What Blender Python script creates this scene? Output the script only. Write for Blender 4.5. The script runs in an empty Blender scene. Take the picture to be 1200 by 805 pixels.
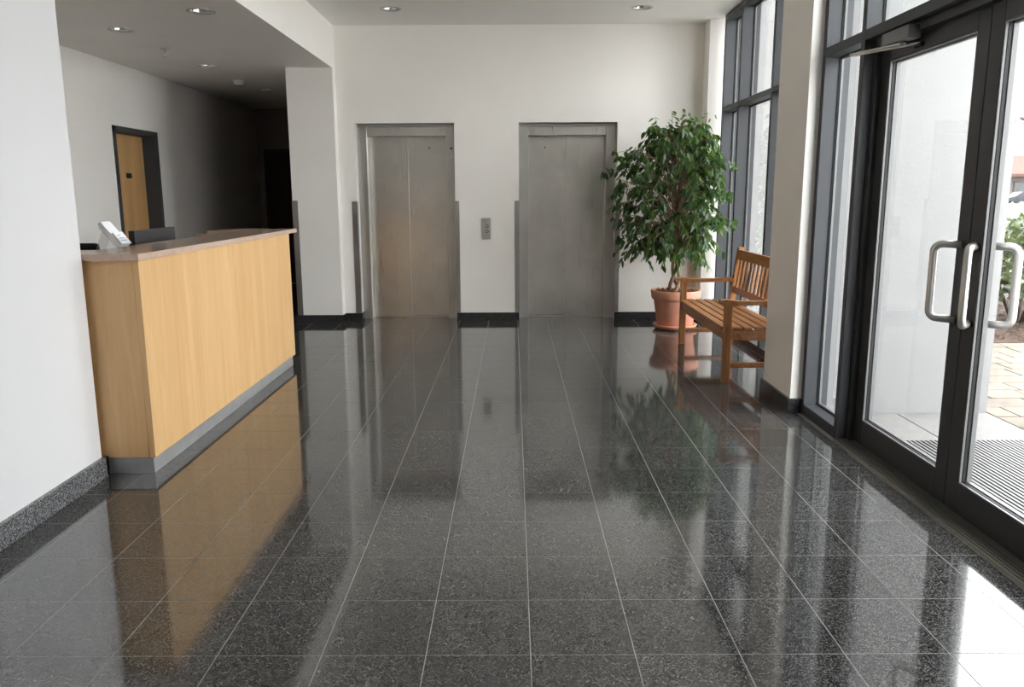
import bpy, bmesh, math, random
from mathutils import Vector, Matrix

random.seed(7)
SC = bpy.context.scene
COL = SC.collection

# ------------------------------------------------------------------ camera
F_PX = 939.83
PITCH, YAW, ROLL = 0.18516, -0.0020088, 0.0047483
cam_data = bpy.data.cameras.new("camera")
cam_data.sensor_fit = 'HORIZONTAL'
cam_data.sensor_width = 36.0
cam_data.lens = F_PX / 1200.0 * 36.0
cam_data.clip_start = 0.05
cam_data.clip_end = 400
cam = bpy.data.objects.new("camera", cam_data)
COL.objects.link(cam)
_f = Vector((math.sin(YAW) * math.cos(PITCH), math.cos(YAW) * math.cos(PITCH), -math.sin(PITCH)))
_r0 = Vector((math.cos(YAW), -math.sin(YAW), 0))
_d0 = _f.cross(_r0)
_r = math.cos(ROLL) * _r0 + math.sin(ROLL) * _d0
_d = -math.sin(ROLL) * _r0 + math.cos(ROLL) * _d0
_m = Matrix((_r, -_d, -_f)).transposed().to_4x4()
_m.translation = Vector((0, 0, 1.42))
cam.matrix_world = _m
SC.camera = cam

# ------------------------------------------------------------------ sky (bright overcast day)
SKY_STRENGTH = 11.7
world = bpy.data.worlds.new("overcast_sky")
SC.world = world
world.use_nodes = True
_bg = world.node_tree.nodes["Background"]
_bg.inputs[0].default_value = (0.955, 0.985, 1.0, 1)
_bg.inputs[1].default_value = SKY_STRENGTH
SC.view_settings.view_transform = 'Standard'
SC.view_settings.look = 'None'
SC.view_settings.gamma = 1.0
SC.view_settings.use_curve_mapping = False
SC.view_settings.exposure = 0.0
try:
    SC.cycles.max_bounces = 14
    SC.cycles.diffuse_bounces = 7
    SC.cycles.glossy_bounces = 6
    SC.cycles.transparent_max_bounces = 24
    SC.cycles.use_denoising = True
    SC.cycles.sample_clamp_indirect = 6.0
    SC.cycles.caustics_reflective = False
    SC.cycles.caustics_refractive = False
except Exception:
    pass


# ------------------------------------------------------------------ materials
def new_mat(name):
    m = bpy.data.materials.new(name)
    m.use_nodes = True
    nt = m.node_tree
    b = nt.nodes["Principled BSDF"]
    return m, nt, b


def N(nt, kind, **kw):
    n = nt.nodes.new(kind)
    for k, v in kw.items():
        if k in n.inputs:
            n.inputs[k].default_value = v
        else:
            setattr(n, k, v)
    return n


def ramp(nt, stops):
    r = nt.nodes.new("ShaderNodeValToRGB")
    el = r.color_ramp.elements
    while len(el) < len(stops):
        el.new(0.5)
    for e, (p, c) in zip(el, stops):
        e.position = p
        e.color = (*c, 1) if len(c) == 3 else c
    return r


def mat_simple(name, col, rough=0.5, metal=0.0, ior=1.45, noise=0.0, nscale=8.0, bump=0.0, bscale=60.0, spec=None):
    m, nt, b = new_mat(name)
    b.inputs["Base Color"].default_value = (*col, 1)
    b.inputs["Roughness"].default_value = rough
    b.inputs["Metallic"].default_value = metal
    b.inputs["IOR"].default_value = ior
    if spec is not None:
        b.inputs["Specular IOR Level"].default_value = spec
    geo = N(nt, "ShaderNodeNewGeometry")
    if noise > 0:
        nz = N(nt, "ShaderNodeTexNoise", Scale=nscale, Detail=4.0)
        nt.links.new(geo.outputs["Position"], nz.inputs["Vector"])
        lo = tuple(max(0, c * (1 - noise)) for c in col)
        hi = tuple(min(1, c * (1 + noise)) for c in col)
        r = ramp(nt, [(0.3, lo), (0.7, hi)])
        nt.links.new(nz.outputs["Fac"], r.inputs[0])
        nt.links.new(r.outputs[0], b.inputs["Base Color"])
    if bump > 0:
        nz2 = N(nt, "ShaderNodeTexNoise", Scale=bscale, Detail=3.0)
        nt.links.new(geo.outputs["Position"], nz2.inputs["Vector"])
        bp = N(nt, "ShaderNodeBump", Strength=bump, Distance=0.004)
        nt.links.new(nz2.outputs["Fac"], bp.inputs["Height"])
        nt.links.new(bp.outputs[0], b.inputs["Normal"])
    return m


def mat_granite(name, rough, ior, dark, mid, light, per_object=True):
    m, nt, b = new_mat(name)
    geo = N(nt, "ShaderNodeNewGeometry")
    v = N(nt, "ShaderNodeTexVoronoi", Scale=250.0)
    v.feature = 'F1'
    nt.links.new(geo.outputs["Position"], v.inputs["Vector"])
    nz = N(nt, "ShaderNodeTexNoise", Scale=170.0, Detail=3.0, Roughness=0.65)
    nt.links.new(geo.outputs["Position"], nz.inputs["Vector"])
    big = N(nt, "ShaderNodeTexNoise", Scale=9.0, Detail=3.0)
    nt.links.new(geo.outputs["Position"], big.inputs["Vector"])
    sep = N(nt, "ShaderNodeSeparateColor")
    nt.links.new(v.outputs["Color"], sep.inputs[0])
    mix = N(nt, "ShaderNodeMath", operation='ADD')
    mul = N(nt, "ShaderNodeMath", operation='MULTIPLY')
    mul.inputs[1].default_value = 0.55
    nt.links.new(sep.outputs[0], mul.inputs[0])
    mul2 = N(nt, "ShaderNodeMath", operation='MULTIPLY')
    mul2.inputs[1].default_value = 0.55
    nt.links.new(nz.outputs["Fac"], mul2.inputs[0])
    nt.links.new(mul.outputs[0], mix.inputs[0])
    nt.links.new(mul2.outputs[0], mix.inputs[1])
    add = N(nt, "ShaderNodeMath", operation='MULTIPLY_ADD')
    add.inputs[1].default_value = 0.12
    nt.links.new(big.outputs["Fac"], add.inputs[0])
    nt.links.new(mix.outputs[0], add.inputs[2])
    r = ramp(nt, [(0.30, dark), (0.62, mid), (0.86, light)])
    nt.links.new(add.outputs[0], r.inputs[0])
    out = r.outputs[0]
    if per_object:
        oi = N(nt, "ShaderNodeObjectInfo")
        mr = N(nt, "ShaderNodeMapRange")
        mr.inputs["To Min"].default_value = 0.86
        mr.inputs["To Max"].default_value = 1.14
        nt.links.new(oi.outputs["Random"], mr.inputs["Value"])
        vm = N(nt, "ShaderNodeVectorMath", operation='SCALE')
        nt.links.new(out, vm.inputs[0])
        nt.links.new(mr.outputs[0], vm.inputs["Scale"])
        out = vm.outputs[0]
    nt.links.new(out, b.inputs["Base Color"])
    b.inputs["Roughness"].default_value = rough
    b.inputs["IOR"].default_value = ior
    return m


def mat_wood(name, c1, c2, c3, scale=(9, 9, 0.7), rough=0.35, ior=1.45, obj_var=0.0, fine=60.0):
    """grain stretched along the axis with the smallest scale"""
    m, nt, b = new_mat(name)
    geo = N(nt, "ShaderNodeNewGeometry")
    mp = N(nt, "ShaderNodeMapping")
    mp.inputs["Scale"].default_value = scale
    nt.links.new(geo.outputs["Position"], mp.inputs["Vector"])
    n1 = N(nt, "ShaderNodeTexNoise", Scale=1.0, Detail=6.0, Roughness=0.6, Distortion=0.5)
    nt.links.new(mp.outputs[0], n1.inputs["Vector"])
    mp2 = N(nt, "ShaderNodeMapping")
    k = fine / max(scale)
    mp2.inputs["Scale"].default_value = tuple(s * k for s in scale)
    nt.links.new(geo.outputs["Position"], mp2.inputs["Vector"])
    n2 = N(nt, "ShaderNodeTexNoise", Scale=1.0, Detail=3.0)
    nt.links.new(mp2.outputs[0], n2.inputs["Vector"])
    ma = N(nt, "ShaderNodeMath", operation='MULTIPLY_ADD')
    ma.inputs[1].default_value = 0.35
    nt.links.new(n2.outputs["Fac"], ma.inputs[0])
    nt.links.new(n1.outputs["Fac"], ma.inputs[2])
    r = ramp(nt, [(0.45, c1), (0.68, c2), (0.9, c3)])
    nt.links.new(ma.outputs[0], r.inputs[0])
    out = r.outputs[0]
    if obj_var > 0:
        oi = N(nt, "ShaderNodeObjectInfo")
        mr = N(nt, "ShaderNodeMapRange")
        mr.inputs["To Min"].default_value = 1 - obj_var
        mr.inputs["To Max"].default_value = 1 + obj_var
        nt.links.new(oi.outputs["Random"], mr.inputs["Value"])
        vm = N(nt, "ShaderNodeVectorMath", operation='SCALE')
        nt.links.new(out, vm.inputs[0])
        nt.links.new(mr.outputs[0], vm.inputs["Scale"])
        out = vm.outputs[0]
    nt.links.new(out, b.inputs["Base Color"])
    b.inputs["Roughness"].default_value = rough
    b.inputs["IOR"].default_value = ior
    return m


def mat_steel(name, col=(0.5, 0.48, 0.45), rough=0.3, streak=(220, 220, 3)):
    m, nt, b = new_mat(name)
    geo = N(nt, "ShaderNodeNewGeometry")
    mp = N(nt, "ShaderNodeMapping")
    mp.inputs["Scale"].default_value = streak
    nt.links.new(geo.outputs["Position"], mp.inputs["Vector"])
    nz = N(nt, "ShaderNodeTexNoise", Scale=1.0, Detail=3.0)
    nt.links.new(mp.outputs[0], nz.inputs["Vector"])
    mr = N(nt, "ShaderNodeMapRange")
    mr.inputs["To Min"].default_value = rough - 0.06
    mr.inputs["To Max"].default_value = rough + 0.08
    nt.links.new(nz.outputs["Fac"], mr.inputs["Value"])
    nt.links.new(mr.outputs[0], b.inputs["Roughness"])
    big = N(nt, "ShaderNodeTexNoise", Scale=2.2, Detail=3.0)
    nt.links.new(geo.outputs["Position"], big.inputs["Vector"])
    r = ramp(nt, [(0.3, tuple(c * 0.88 for c in col)), (0.7, tuple(min(1, c * 1.1) for c in col))])
    nt.links.new(big.outputs["Fac"], r.inputs[0])
    nt.links.new(r.outputs[0], b.inputs["Base Color"])
    b.inputs["Metallic"].default_value = 1.0
    bp = N(nt, "ShaderNodeBump", Strength=0.05, Distance=0.001)
    nt.links.new(nz.outputs["Fac"], bp.inputs["Height"])
    nt.links.new(bp.outputs[0], b.inputs["Normal"])
    return m


def mat_glass(name, tint=(0.972, 0.972, 0.97), refl=1.0):
    m = bpy.data.materials.new(name)
    m.use_nodes = True
    nt = m.node_tree
    nt.nodes.clear()
    o = N(nt, "ShaderNodeOutputMaterial")
    tr = N(nt, "ShaderNodeBsdfTransparent")
    tr.inputs[0].default_value = (*tint, 1)
    gl = N(nt, "ShaderNodeBsdfGlossy")
    gl.inputs["Roughness"].default_value = 0.0
    gl.inputs[0].default_value = (refl, refl, refl, 1)
    fr = N(nt, "ShaderNodeFresnel")
    # the same reflectance on the entering and on the leaving face of the sheet
    ge = N(nt, "ShaderNodeNewGeometry")
    mr = N(nt, "ShaderNodeMapRange")
    mr.inputs["To Min"].default_value = 1.5
    mr.inputs["To Max"].default_value = 1.0 / 1.5
    nt.links.new(ge.outputs["Backfacing"], mr.inputs["Value"])
    nt.links.new(mr.outputs[0], fr.inputs[0])
    mx = N(nt, "ShaderNodeMixShader")
    nt.links.new(fr.outputs[0], mx.inputs[0])
    nt.links.new(tr.outputs[0], mx.inputs[1])
    nt.links.new(gl.outputs[0], mx.inputs[2])
    nt.links.new(mx.outputs[0], o.inputs[0])
    return m


def mat_emit(name, col, strength):
    m, nt, b = new_mat(name)
    b.inputs["Base Color"].default_value = (0.9, 0.9, 0.9, 1)
    b.inputs["Emission Color"].default_value = (*col, 1)
    b.inputs["Emission Strength"].default_value = strength
    return m


def mat_leaf(name, c_dark, c_mid, c_light, trans=0.35, rough=0.28):
    m, nt, b = new_mat(name)
    geo = N(nt, "ShaderNodeNewGeometry")
    nz = N(nt, "ShaderNodeTexNoise", Scale=5.0, Detail=2.0)
    nt.links.new(geo.outputs["Position"], nz.inputs["Vector"])
    ri = N(nt, "ShaderNodeMath", operation='MULTIPLY_ADD')
    ri.inputs[1].default_value = 0.5
    nt.links.new(geo.outputs["Random Per Island"], ri.inputs[0])
    sc = N(nt, "ShaderNodeMath", operation='MULTIPLY')
    sc.inputs[1].default_value = 0.5
    nt.links.new(nz.outputs["Fac"], sc.inputs[0])
    nt.links.new(sc.outputs[0], ri.inputs[2])
    r = ramp(nt, [(0.15, c_dark), (0.5, c_mid), (0.85, c_light)])
    nt.links.new(ri.outputs[0], r.inputs[0])
    nt.links.new(r.outputs[0], b.inputs["Base Color"])
    b.inputs["Roughness"].default_value = rough
    tl = N(nt, "ShaderNodeBsdfTranslucent")
    hs = N(nt, "ShaderNodeHueSaturation")
    hs.inputs["Hue"].default_value = 0.47
    hs.inputs["Value"].default_value = 2.6
    hs.inputs["Saturation"].default_value = 1.15
    nt.links.new(r.outputs[0], hs.inputs["Color"])
    nt.links.new(hs.outputs[0], tl.inputs[0])
    mx = N(nt, "ShaderNodeMixShader")
    mx.inputs[0].default_value = trans
    nt.links.new(b.outputs[0], mx.inputs[1])
    nt.links.new(tl.outputs[0], mx.inputs[2])
    nt.links.new(mx.outputs[0], nt.nodes["Material Output"].inputs[0])
    return m


M = {}
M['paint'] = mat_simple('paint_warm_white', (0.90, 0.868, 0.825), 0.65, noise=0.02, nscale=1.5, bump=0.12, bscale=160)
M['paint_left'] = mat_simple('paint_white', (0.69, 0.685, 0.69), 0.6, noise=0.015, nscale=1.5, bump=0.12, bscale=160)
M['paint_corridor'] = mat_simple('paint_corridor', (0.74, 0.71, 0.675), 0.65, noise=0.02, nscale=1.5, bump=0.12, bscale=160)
M['ceiling'] = mat_simple('paint_ceiling', (0.93, 0.925, 0.905), 0.8, noise=0.015, nscale=1.0)
M['granite'] = mat_granite('granite_floor_tile', 0.075, 1.95, (0.006, 0.006, 0.0065), (0.027, 0.027, 0.027), (0.135, 0.135, 0.13))
M['granite_base'] = mat_granite('granite_skirting', 0.22, 1.5, (0.018, 0.018, 0.02), (0.085, 0.086, 0.09), (0.32, 0.32, 0.33), False)
M['granite_dark'] = mat_granite('granite_skirting_dark', 0.2, 1.5, (0.006, 0.006, 0.007), (0.022, 0.022, 0.024), (0.06, 0.06, 0.062), False)
M['grout'] = mat_simple('grout', (0.30, 0.295, 0.28), 0.8)
M['beech'] = mat_wood('beech_veneer', (0.57, 0.335, 0.14), (0.645, 0.40, 0.185), (0.71, 0.465, 0.235), (7, 7, 0.5), 0.38)
M['beech_door'] = mat_wood('oak_door_veneer', (0.40, 0.225, 0.085), (0.48, 0.28, 0.115), (0.54, 0.33, 0.15), (7, 7, 0.4), 0.4)
M['dark_door'] = mat_simple('dark_door_paint', (0.03, 0.018, 0.014), 0.5)
M['counter'] = mat_simple('counter_laminate', (0.50, 0.365, 0.28), 0.16, noise=0.08, nscale=40, ior=1.5)
M['kick'] = mat_simple('plinth_metal_laminate', (0.62, 0.62, 0.625), 0.34, metal=0.72, noise=0.06, nscale=12)
M['teak'] = mat_wood('teak', (0.23, 0.09, 0.028), (0.32, 0.14, 0.05), (0.40, 0.19, 0.075), (30, 2.0, 30), 0.4, obj_var=0.08)
M['teak_v'] = mat_wood('teak_upright', (0.23, 0.09, 0.028), (0.32, 0.14, 0.05), (0.40, 0.19, 0.075), (30, 30, 2.0), 0.4, obj_var=0.08)
M['steel'] = mat_steel('brushed_steel', (0.78, 0.75, 0.71), 0.29)
M['steel_frame'] = mat_steel('brushed_steel_frame', (0.66, 0.64, 0.61), 0.33)
M['steel_guard'] = mat_steel('brushed_steel_guard', (0.42, 0.40, 0.38), 0.38)
M['handle'] = mat_steel('satin_steel_tube', (0.55, 0.535, 0.51), 0.38, (3, 3, 120))
M['alu_frame'] = mat_simple('grey_powder_coat', (0.046, 0.049, 0.054), 0.5, metal=0.0, ior=1.4)
M['door_frame'] = mat_simple('dark_powder_coat', (0.030, 0.031, 0.033), 0.40, ior=1.5)
M['gasket'] = mat_simple('black_gasket', (0.008, 0.008, 0.008), 0.6)
M['bead'] = mat_simple('aluminium_spacer', (0.15, 0.15, 0.152), 0.4, metal=0.0)
M['threshold'] = mat_simple('bronze_threshold', (0.13, 0.125, 0.105), 0.4, metal=0.6, noise=0.15, nscale=50)
M['glass'] = mat_glass('window_glass')
M['acrylic'] = mat_glass('clear_acrylic', (0.9, 0.92, 0.93))
M['black_plastic'] = mat_simple('black_plastic', (0.012, 0.012, 0.013), 0.4)
M['dark_plastic'] = mat_simple('dark_grey_plastic', (0.035, 0.037, 0.04), 0.3)
M['black_fabric'] = mat_simple('black_fabric', (0.012, 0.012, 0.013), 0.9)
M['white_plastic'] = mat_simple('white_plastic', (0.75, 0.75, 0.74), 0.4)
M['paper'] = mat_simple('paper', (0.86, 0.87, 0.90), 0.7)
M['ink'] = mat_simple('printing_ink', (0.35, 0.38, 0.5), 0.7)
M['terracotta'] = mat_simple('terracotta', (0.60, 0.27, 0.18), 0.65, noise=0.12, nscale=10, bump=0.1, bscale=90)
M['bark_chip'] = mat_simple('bark_chips', (0.11, 0.06, 0.035), 0.9, noise=0.4, nscale=60)
M['trunk'] = mat_simple('ficus_bark', (0.24, 0.155, 0.095), 0.8, noise=0.3, nscale=40, bump=0.4, bscale=120)
M['leaf'] = mat_leaf('ficus_leaf', (0.016, 0.042, 0.016), (0.036, 0.088, 0.026), (0.085, 0.165, 0.04), 0.40)
M['reflector'] = mat_simple('lamp_reflector', (0.75, 0.75, 0.74), 0.15, metal=1.0)
M['trim_ring'] = mat_simple('lamp_trim', (0.55, 0.54, 0.52), 0.35, metal=0.4)
M['bulb'] = mat_emit('lamp_glow', (1.0, 0.93, 0.82), 2.5)
M['closer'] = mat_simple('closer_grey', (0.17, 0.17, 0.17), 0.4, metal=0.3)
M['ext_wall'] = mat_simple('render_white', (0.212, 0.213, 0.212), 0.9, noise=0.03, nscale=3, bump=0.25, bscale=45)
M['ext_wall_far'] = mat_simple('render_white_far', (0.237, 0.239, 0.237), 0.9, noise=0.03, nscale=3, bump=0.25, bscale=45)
M['paint_shade'] = mat_simple('paint_corridor_end_shade', (0.30, 0.27, 0.25), 0.7)  # corridor gloom put into the end wall colour
M['bounce_slab'] = mat_simple('pale_bounce_slab', (0.70, 0.69, 0.67), 0.85, noise=0.05, nscale=8)  # kept pale as a reflector, bounces daylight into the lobby
M['canopy'] = mat_simple('canopy_render', (0.76, 0.76, 0.71), 0.9)
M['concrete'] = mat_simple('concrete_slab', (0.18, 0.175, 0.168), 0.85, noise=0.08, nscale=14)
M['stone'] = mat_simple('stone_paver', (0.155, 0.132, 0.106), 0.85, noise=0.22, nscale=2.2)
M['joint_sand'] = mat_simple('joint_sand', (0.03, 0.027, 0.024), 0.95)
M['mat_bar'] = mat_simple('mat_aluminium', (0.14, 0.14, 0.14), 0.5, metal=0.0)
M['mat_base'] = mat_simple('mat_rubber', (0.075, 0.075, 0.08), 0.9)
M['mulch'] = mat_simple('mulch', (0.055, 0.033, 0.023), 0.95, noise=0.45, nscale=30)
M['lawn'] = mat_simple('lawn', (0.10, 0.12, 0.04), 0.95, noise=0.25, nscale=6)
M['asphalt'] = mat_simple('asphalt', (0.10, 0.10, 0.10), 0.9, noise=0.1, nscale=3)
M['shrub'] = mat_leaf('shrub_leaf', (0.014, 0.028, 0.010), (0.036, 0.060, 0.020), (0.10, 0.12, 0.05), 0.2, 0.4)
M['house_wall'] = mat_simple('house_render', (0.13, 0.12, 0.115), 0.9)
M['house_roof'] = mat_simple('salmon_roof', (0.095, 0.045, 0.034), 0.8, noise=0.1, nscale=2)
M['house_brick'] = mat_simple('house_brick', (0.085, 0.05, 0.045), 0.9, noise=0.15, nscale=5)
M['car_paint'] = mat_simple('car_paint', (0.022, 0.026, 0.034), 0.4, metal=0.0)
M['car_glass'] = mat_simple('car_glass', (0.03, 0.035, 0.04), 0.08)
M['twig'] = mat_simple('bare_twigs', (0.055, 0.045, 0.04), 0.9)


# ------------------------------------------------------------------ mesh helpers
def box(bm, x0, x1, y0, y1, z0, z1, bev=0.0, seg=1):
    vs = [bm.verts.new(p) for p in ((x0, y0, z0), (x1, y0, z0), (x1, y1, z0), (x0, y1, z0),
                                    (x0, y0, z1), (x1, y0, z1), (x1, y1, z1), (x0, y1, z1))]
    fs = []
    for q in ((3, 2, 1, 0), (4, 5, 6, 7), (0, 1, 5, 4), (1, 2, 6, 5), (2, 3, 7, 6), (3, 0, 4, 7)):
        fs.append(bm.faces.new([vs[i] for i in q]))
    if bev > 0:
        ed = list({e for f in fs for e in f.edges})
        bmesh.ops.bevel(bm, geom=ed, offset=bev, segments=seg, profile=0.6, affect='EDGES')
    return vs


def tube(bm, pts, rad, seg=10, caps=True):
    """swept tube; rad number or list"""
    pts = [Vector(p) for p in pts]
    n = len(pts)
    rads = rad if isinstance(rad, (list, tuple)) else [rad] * n
    rings = []
    t0 = (pts[1] - pts[0]).normalized()
    up = Vector((0, 0, 1)) if abs(t0.z) < 0.9 else Vector((1, 0, 0))
    u = t0.cross(up).normalized()
    for i, p in enumerate(pts):
        if i == 0:
            t = pts[1] - pts[0]
        elif i == n - 1:
            t = pts[-1] - pts[-2]
        else:
            t = (pts[i + 1] - p).normalized() + (p - pts[i - 1]).normalized()
        t.normalize()
        u = (u - t * u.dot(t))
        if u.length < 1e-6:
            u = t.orthogonal()
        u.normalize()
        w = t.cross(u)
        rings.append([bm.verts.new(p + (u * math.cos(a) + w * math.sin(a)) * rads[i])
                      for a in [2 * math.pi * k / seg for k in range(seg)]])
    for a, b in zip(rings, rings[1:]):
        for k in range(seg):
            f = bm.faces.new((a[k], a[(k + 1) % seg], b[(k + 1) % seg], b[k]))
            f.smooth = True
    if caps:
        bm.faces.new(list(reversed(rings[0])))
        bm.faces.new(rings[-1])


def lathe(bm, prof, cx, cy, seg=40, smooth=True):
    rings = []
    for (r, z) in prof:
        if r < 1e-6:
            rings.append([bm.verts.new((cx, cy, z))])
        else:
            rings.append([bm.verts.new((cx + r * math.cos(2 * math.pi * k / seg), cy + r * math.sin(2 * math.pi * k / seg), z)) for k in range(seg)])
    for a, b in zip(rings, rings[1:]):
        for k in range(seg):
            k2 = (k + 1) % seg
            if len(a) == 1 and len(b) == 1:
                continue
            if len(a) == 1:
                f = bm.faces.new((a[0], b[k], b[k2]))
            elif len(b) == 1:
                f = bm.faces.new((a[k], b[0], a[k2]))
            else:
                f = bm.faces.new((a[k], b[k], b[k2], a[k2]))
            f.smooth = smooth


def prism(bm, poly, axis, a0, a1):
    """extrude a 2D polygon along an axis. poly coords are the two other axes in order"""
    def P(p, a):
        if axis == 'x':
            return (a, p[0], p[1])
        if axis == 'y':
            return (p[0], a, p[1])
        return (p[0], p[1], a)
    A = [bm.verts.new(P(p, a0)) for p in poly]
    B = [bm.verts.new(P(p, a1)) for p in poly]
    n = len(poly)
    bm.faces.new(A)
    bm.faces.new(list(reversed(B)))
    for k in range(n):
        bm.faces.new((A[k], B[k], B[(k + 1) % n], A[(k + 1) % n]))


def world_loc(o):
    v = Vector((0, 0, 0))
    while o is not None:
        v += o.location
        o = o.parent
    return v


def obj(name, bm, mat, parent=None, recalc=True, **props):
    if recalc:
        bmesh.ops.recalc_face_normals(bm, faces=bm.faces)
    me = bpy.data.meshes.new(name)
    if parent is not None:
        bmesh.ops.translate(bm, verts=bm.verts, vec=-world_loc(parent))
    bm.to_mesh(me)
    bm.free()
    me.materials.append(M[mat])
    o = bpy.data.objects.new(name, me)
    COL.objects.link(o)
    if parent is not None:
        o.parent = parent
    for k, v in props.items():
        o[k] = v
    return o


def tag(o, label, cat, group=None, kind=None):
    o['label'] = label
    o['category'] = cat
    if group:
        o['group'] = group
    if kind:
        o['kind'] = kind
    return o


def thing(name, loc, label, cat, group=None, kind=None):
    o = bpy.data.objects.new(name, None)
    o.empty_display_size = 0.1
    o.location = loc
    COL.objects.link(o)
    return tag(o, label, cat, group, kind)


def bxo(name, x0, x1, y0, y1, z0, z1, mat, parent=None, bev=0.0, seg=1, **props):
    bm = bmesh.new()
    box(bm, x0, x1, y0, y1, z0, z1, bev, seg)
    return obj(name, bm, mat, parent, **props)


def boxes(name, lst, mat, parent=None, **props):
    bm = bmesh.new()
    for b in lst:
        box(bm, *b)
    return obj(name, bm, mat, parent, **props)


# ------------------------------------------------------------------ key dimensions (metres)
ZC = 3.19           # lobby ceiling
ZS = 2.74           # lowered ceiling over reception
YB = 9.042          # lift wall
XL = -2.105         # near left wall
XS = -1.914         # soffit face / stub wall end
YS = 8.902          # stub wall face
XC = -4.037         # office wall of corridor
YE = 13.0           # corridor end
XP = 1.80           # pillar face
XN = 1.87           # near storefront inner face
XF = 2.17           # far window inner face
YR = -1.6           # wall behind the camera
TX, TW = 0.0491, 0.32745
TY, TD = 2.2879, 0.34478

# ------------------------------------------------------------------ floor
floor = bxo('floor', XC - 0.1, 2.10, YR, YE + 0.1, -0.12, -0.0009, 'grout')
tag(floor, 'polished dark grey granite tile floor of the lobby', 'floor', kind='structure')
G = 0.0018


def tile_mesh(w, d):
    bm = bmesh.new()
    box(bm, -w / 2, w / 2, -d / 2, d / 2, -0.012, 0.0)
    bmesh.ops.recalc_face_normals(bm, faces=bm.faces)
    me = bpy.data.meshes.new('floor_tile')
    bm.to_mesh(me)
    bm.free()
    me.materials.append(M['granite'])
    return me


cells = []
for k in range(-14, 7):
    for j in range(-18, 32):
        x0, x1 = TX + k * TW, TX + (k + 1) * TW
        y0, y1 = TY + j * TD, TY + (j + 1) * TD
        xr = 1.846 if y1 < 5.5 else XF
        x0, x1 = max(x0, XC), min(x1, xr)
        y0, y1 = max(y0, YR), min(y1, YE)
        if x1 - x0 < 0.02 or y1 - y0 < 0.02:
            continue
        cells.append((k, j, x0, x1, y0, y1))
near, rest = [], []
for c in cells:
    k, j, x0, x1, y0, y1 = c
    in_view = y1 > 1.75 and x1 > (-2.08 if y0 < 6.4 else -2.45) and abs((x0 + x1) / 2) < 0.72 * y1 + 0.35 and y0 < 8.4
    (near if in_view else rest).append(c)
near.sort(key=lambda c: c[4])
rest += near[295:]
near = near[:295]
cache = {}
for (k, j, x0, x1, y0, y1) in near:
    w, d = round(x1 - x0 - 2 * G, 4), round(y1 - y0 - 2 * G, 4)
    if (w, d) not in cache:
        cache[(w, d)] = tile_mesh(w, d)
    t = bpy.data.objects.new('floor_tile', cache[(w, d)])
    COL.objects.link(t)
    t.parent = floor
    t.location = ((x0 + x1) / 2, (y0 + y1) / 2, 0)
bm = bmesh.new()
for (k, j, x0, x1, y0, y1) in rest:
    box(bm, x0 + G, x1 - G, y0 + G, y1 - G, -0.012, 0.0)
obj('floor_tiles_beyond', bm, 'granite', floor, kind='stuff')

# ------------------------------------------------------------------ walls
L1 = (-1.732, -0.640)     # lift openings
L2 = (0.065, 1.146)
ZO = 2.178
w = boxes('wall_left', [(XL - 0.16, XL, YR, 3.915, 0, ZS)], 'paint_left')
tag(w, 'near white wall at the left edge beside the reception desk', 'wall', kind='structure')
w = boxes('wall_back', [(XS, L1[0], YB, 9.60, 0, ZC), (L1[1], L2[0], YB, 9.60, 0, ZC), (L2[1], 2.40, YB, 9.60, 0, ZC),
                        (L1[0], L1[1], YB, 9.60, ZO, ZC), (L2[0], L2[1], YB, 9.60, ZO, ZC),
                        (XS, 2.40, 9.60, 9.66, 0, ZC)], 'paint')
tag(w, 'warm white end wall holding the two elevator entrances', 'wall', kind='structure')
w = boxes('wall_stub', [(-2.412, XS, YS, 9.66, 0, ZS)], 'paint')
tag(w, 'short wall end between the dark corridor and the left elevator', 'wall', kind='structure')
w = boxes('wall_nib', [(2.06, 2.40, 8.80, YB - 0.001, 0, ZC)], 'paint')
tag(w, 'narrow wall nib between elevator wall and tall corner window', 'wall', kind='structure')
w = boxes('wall_pillar', [(XP, 1.985, 5.075, 5.64, 0, ZC)], 'paint')
tag(w, 'rectangular plastered pillar between bench window and glass entrance', 'pillar', kind='structure')
D3 = (8.335, 9.365, 2.115)
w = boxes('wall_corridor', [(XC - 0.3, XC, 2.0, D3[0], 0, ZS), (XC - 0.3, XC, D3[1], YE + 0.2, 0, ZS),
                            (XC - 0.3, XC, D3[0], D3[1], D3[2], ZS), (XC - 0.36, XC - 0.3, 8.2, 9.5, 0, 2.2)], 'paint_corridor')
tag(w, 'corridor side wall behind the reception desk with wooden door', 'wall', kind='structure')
w = boxes('wall_corridor_end', [(XC - 0.2, 0.5, YE, YE + 0.15, 0, ZS), (0.35, 0.5, 9.66, YE, 0, ZS)], 'paint_shade')  # second box closes the unseen space added behind the lifts
tag(w, 'wall closing the far end of the corridor, its shade put into the colour', 'wall', kind='structure')
w = boxes('wall_reception', [(XC, XL - 0.16, 2.0, 2.15, 0, ZS)], 'paint')
tag(w, 'side wall of the reception alcove hidden behind left wall', 'wall', kind='structure')
w = boxes('wall_rear', [(XL - 0.16, 2.30, YR - 0.15, YR, 0, ZC)], 'paint')
tag(w, 'wall behind the viewpoint', 'wall', kind='structure')
w = boxes('wall_right', [(XN, 2.30, YR, 1.799, 0, ZC)], 'paint')
tag(w, 'right wall nearer than the glazed entrance', 'wall', kind='structure')

# ------------------------------------------------------------------ ceilings with round cut-outs for the downlights
LR = 0.088


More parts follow.
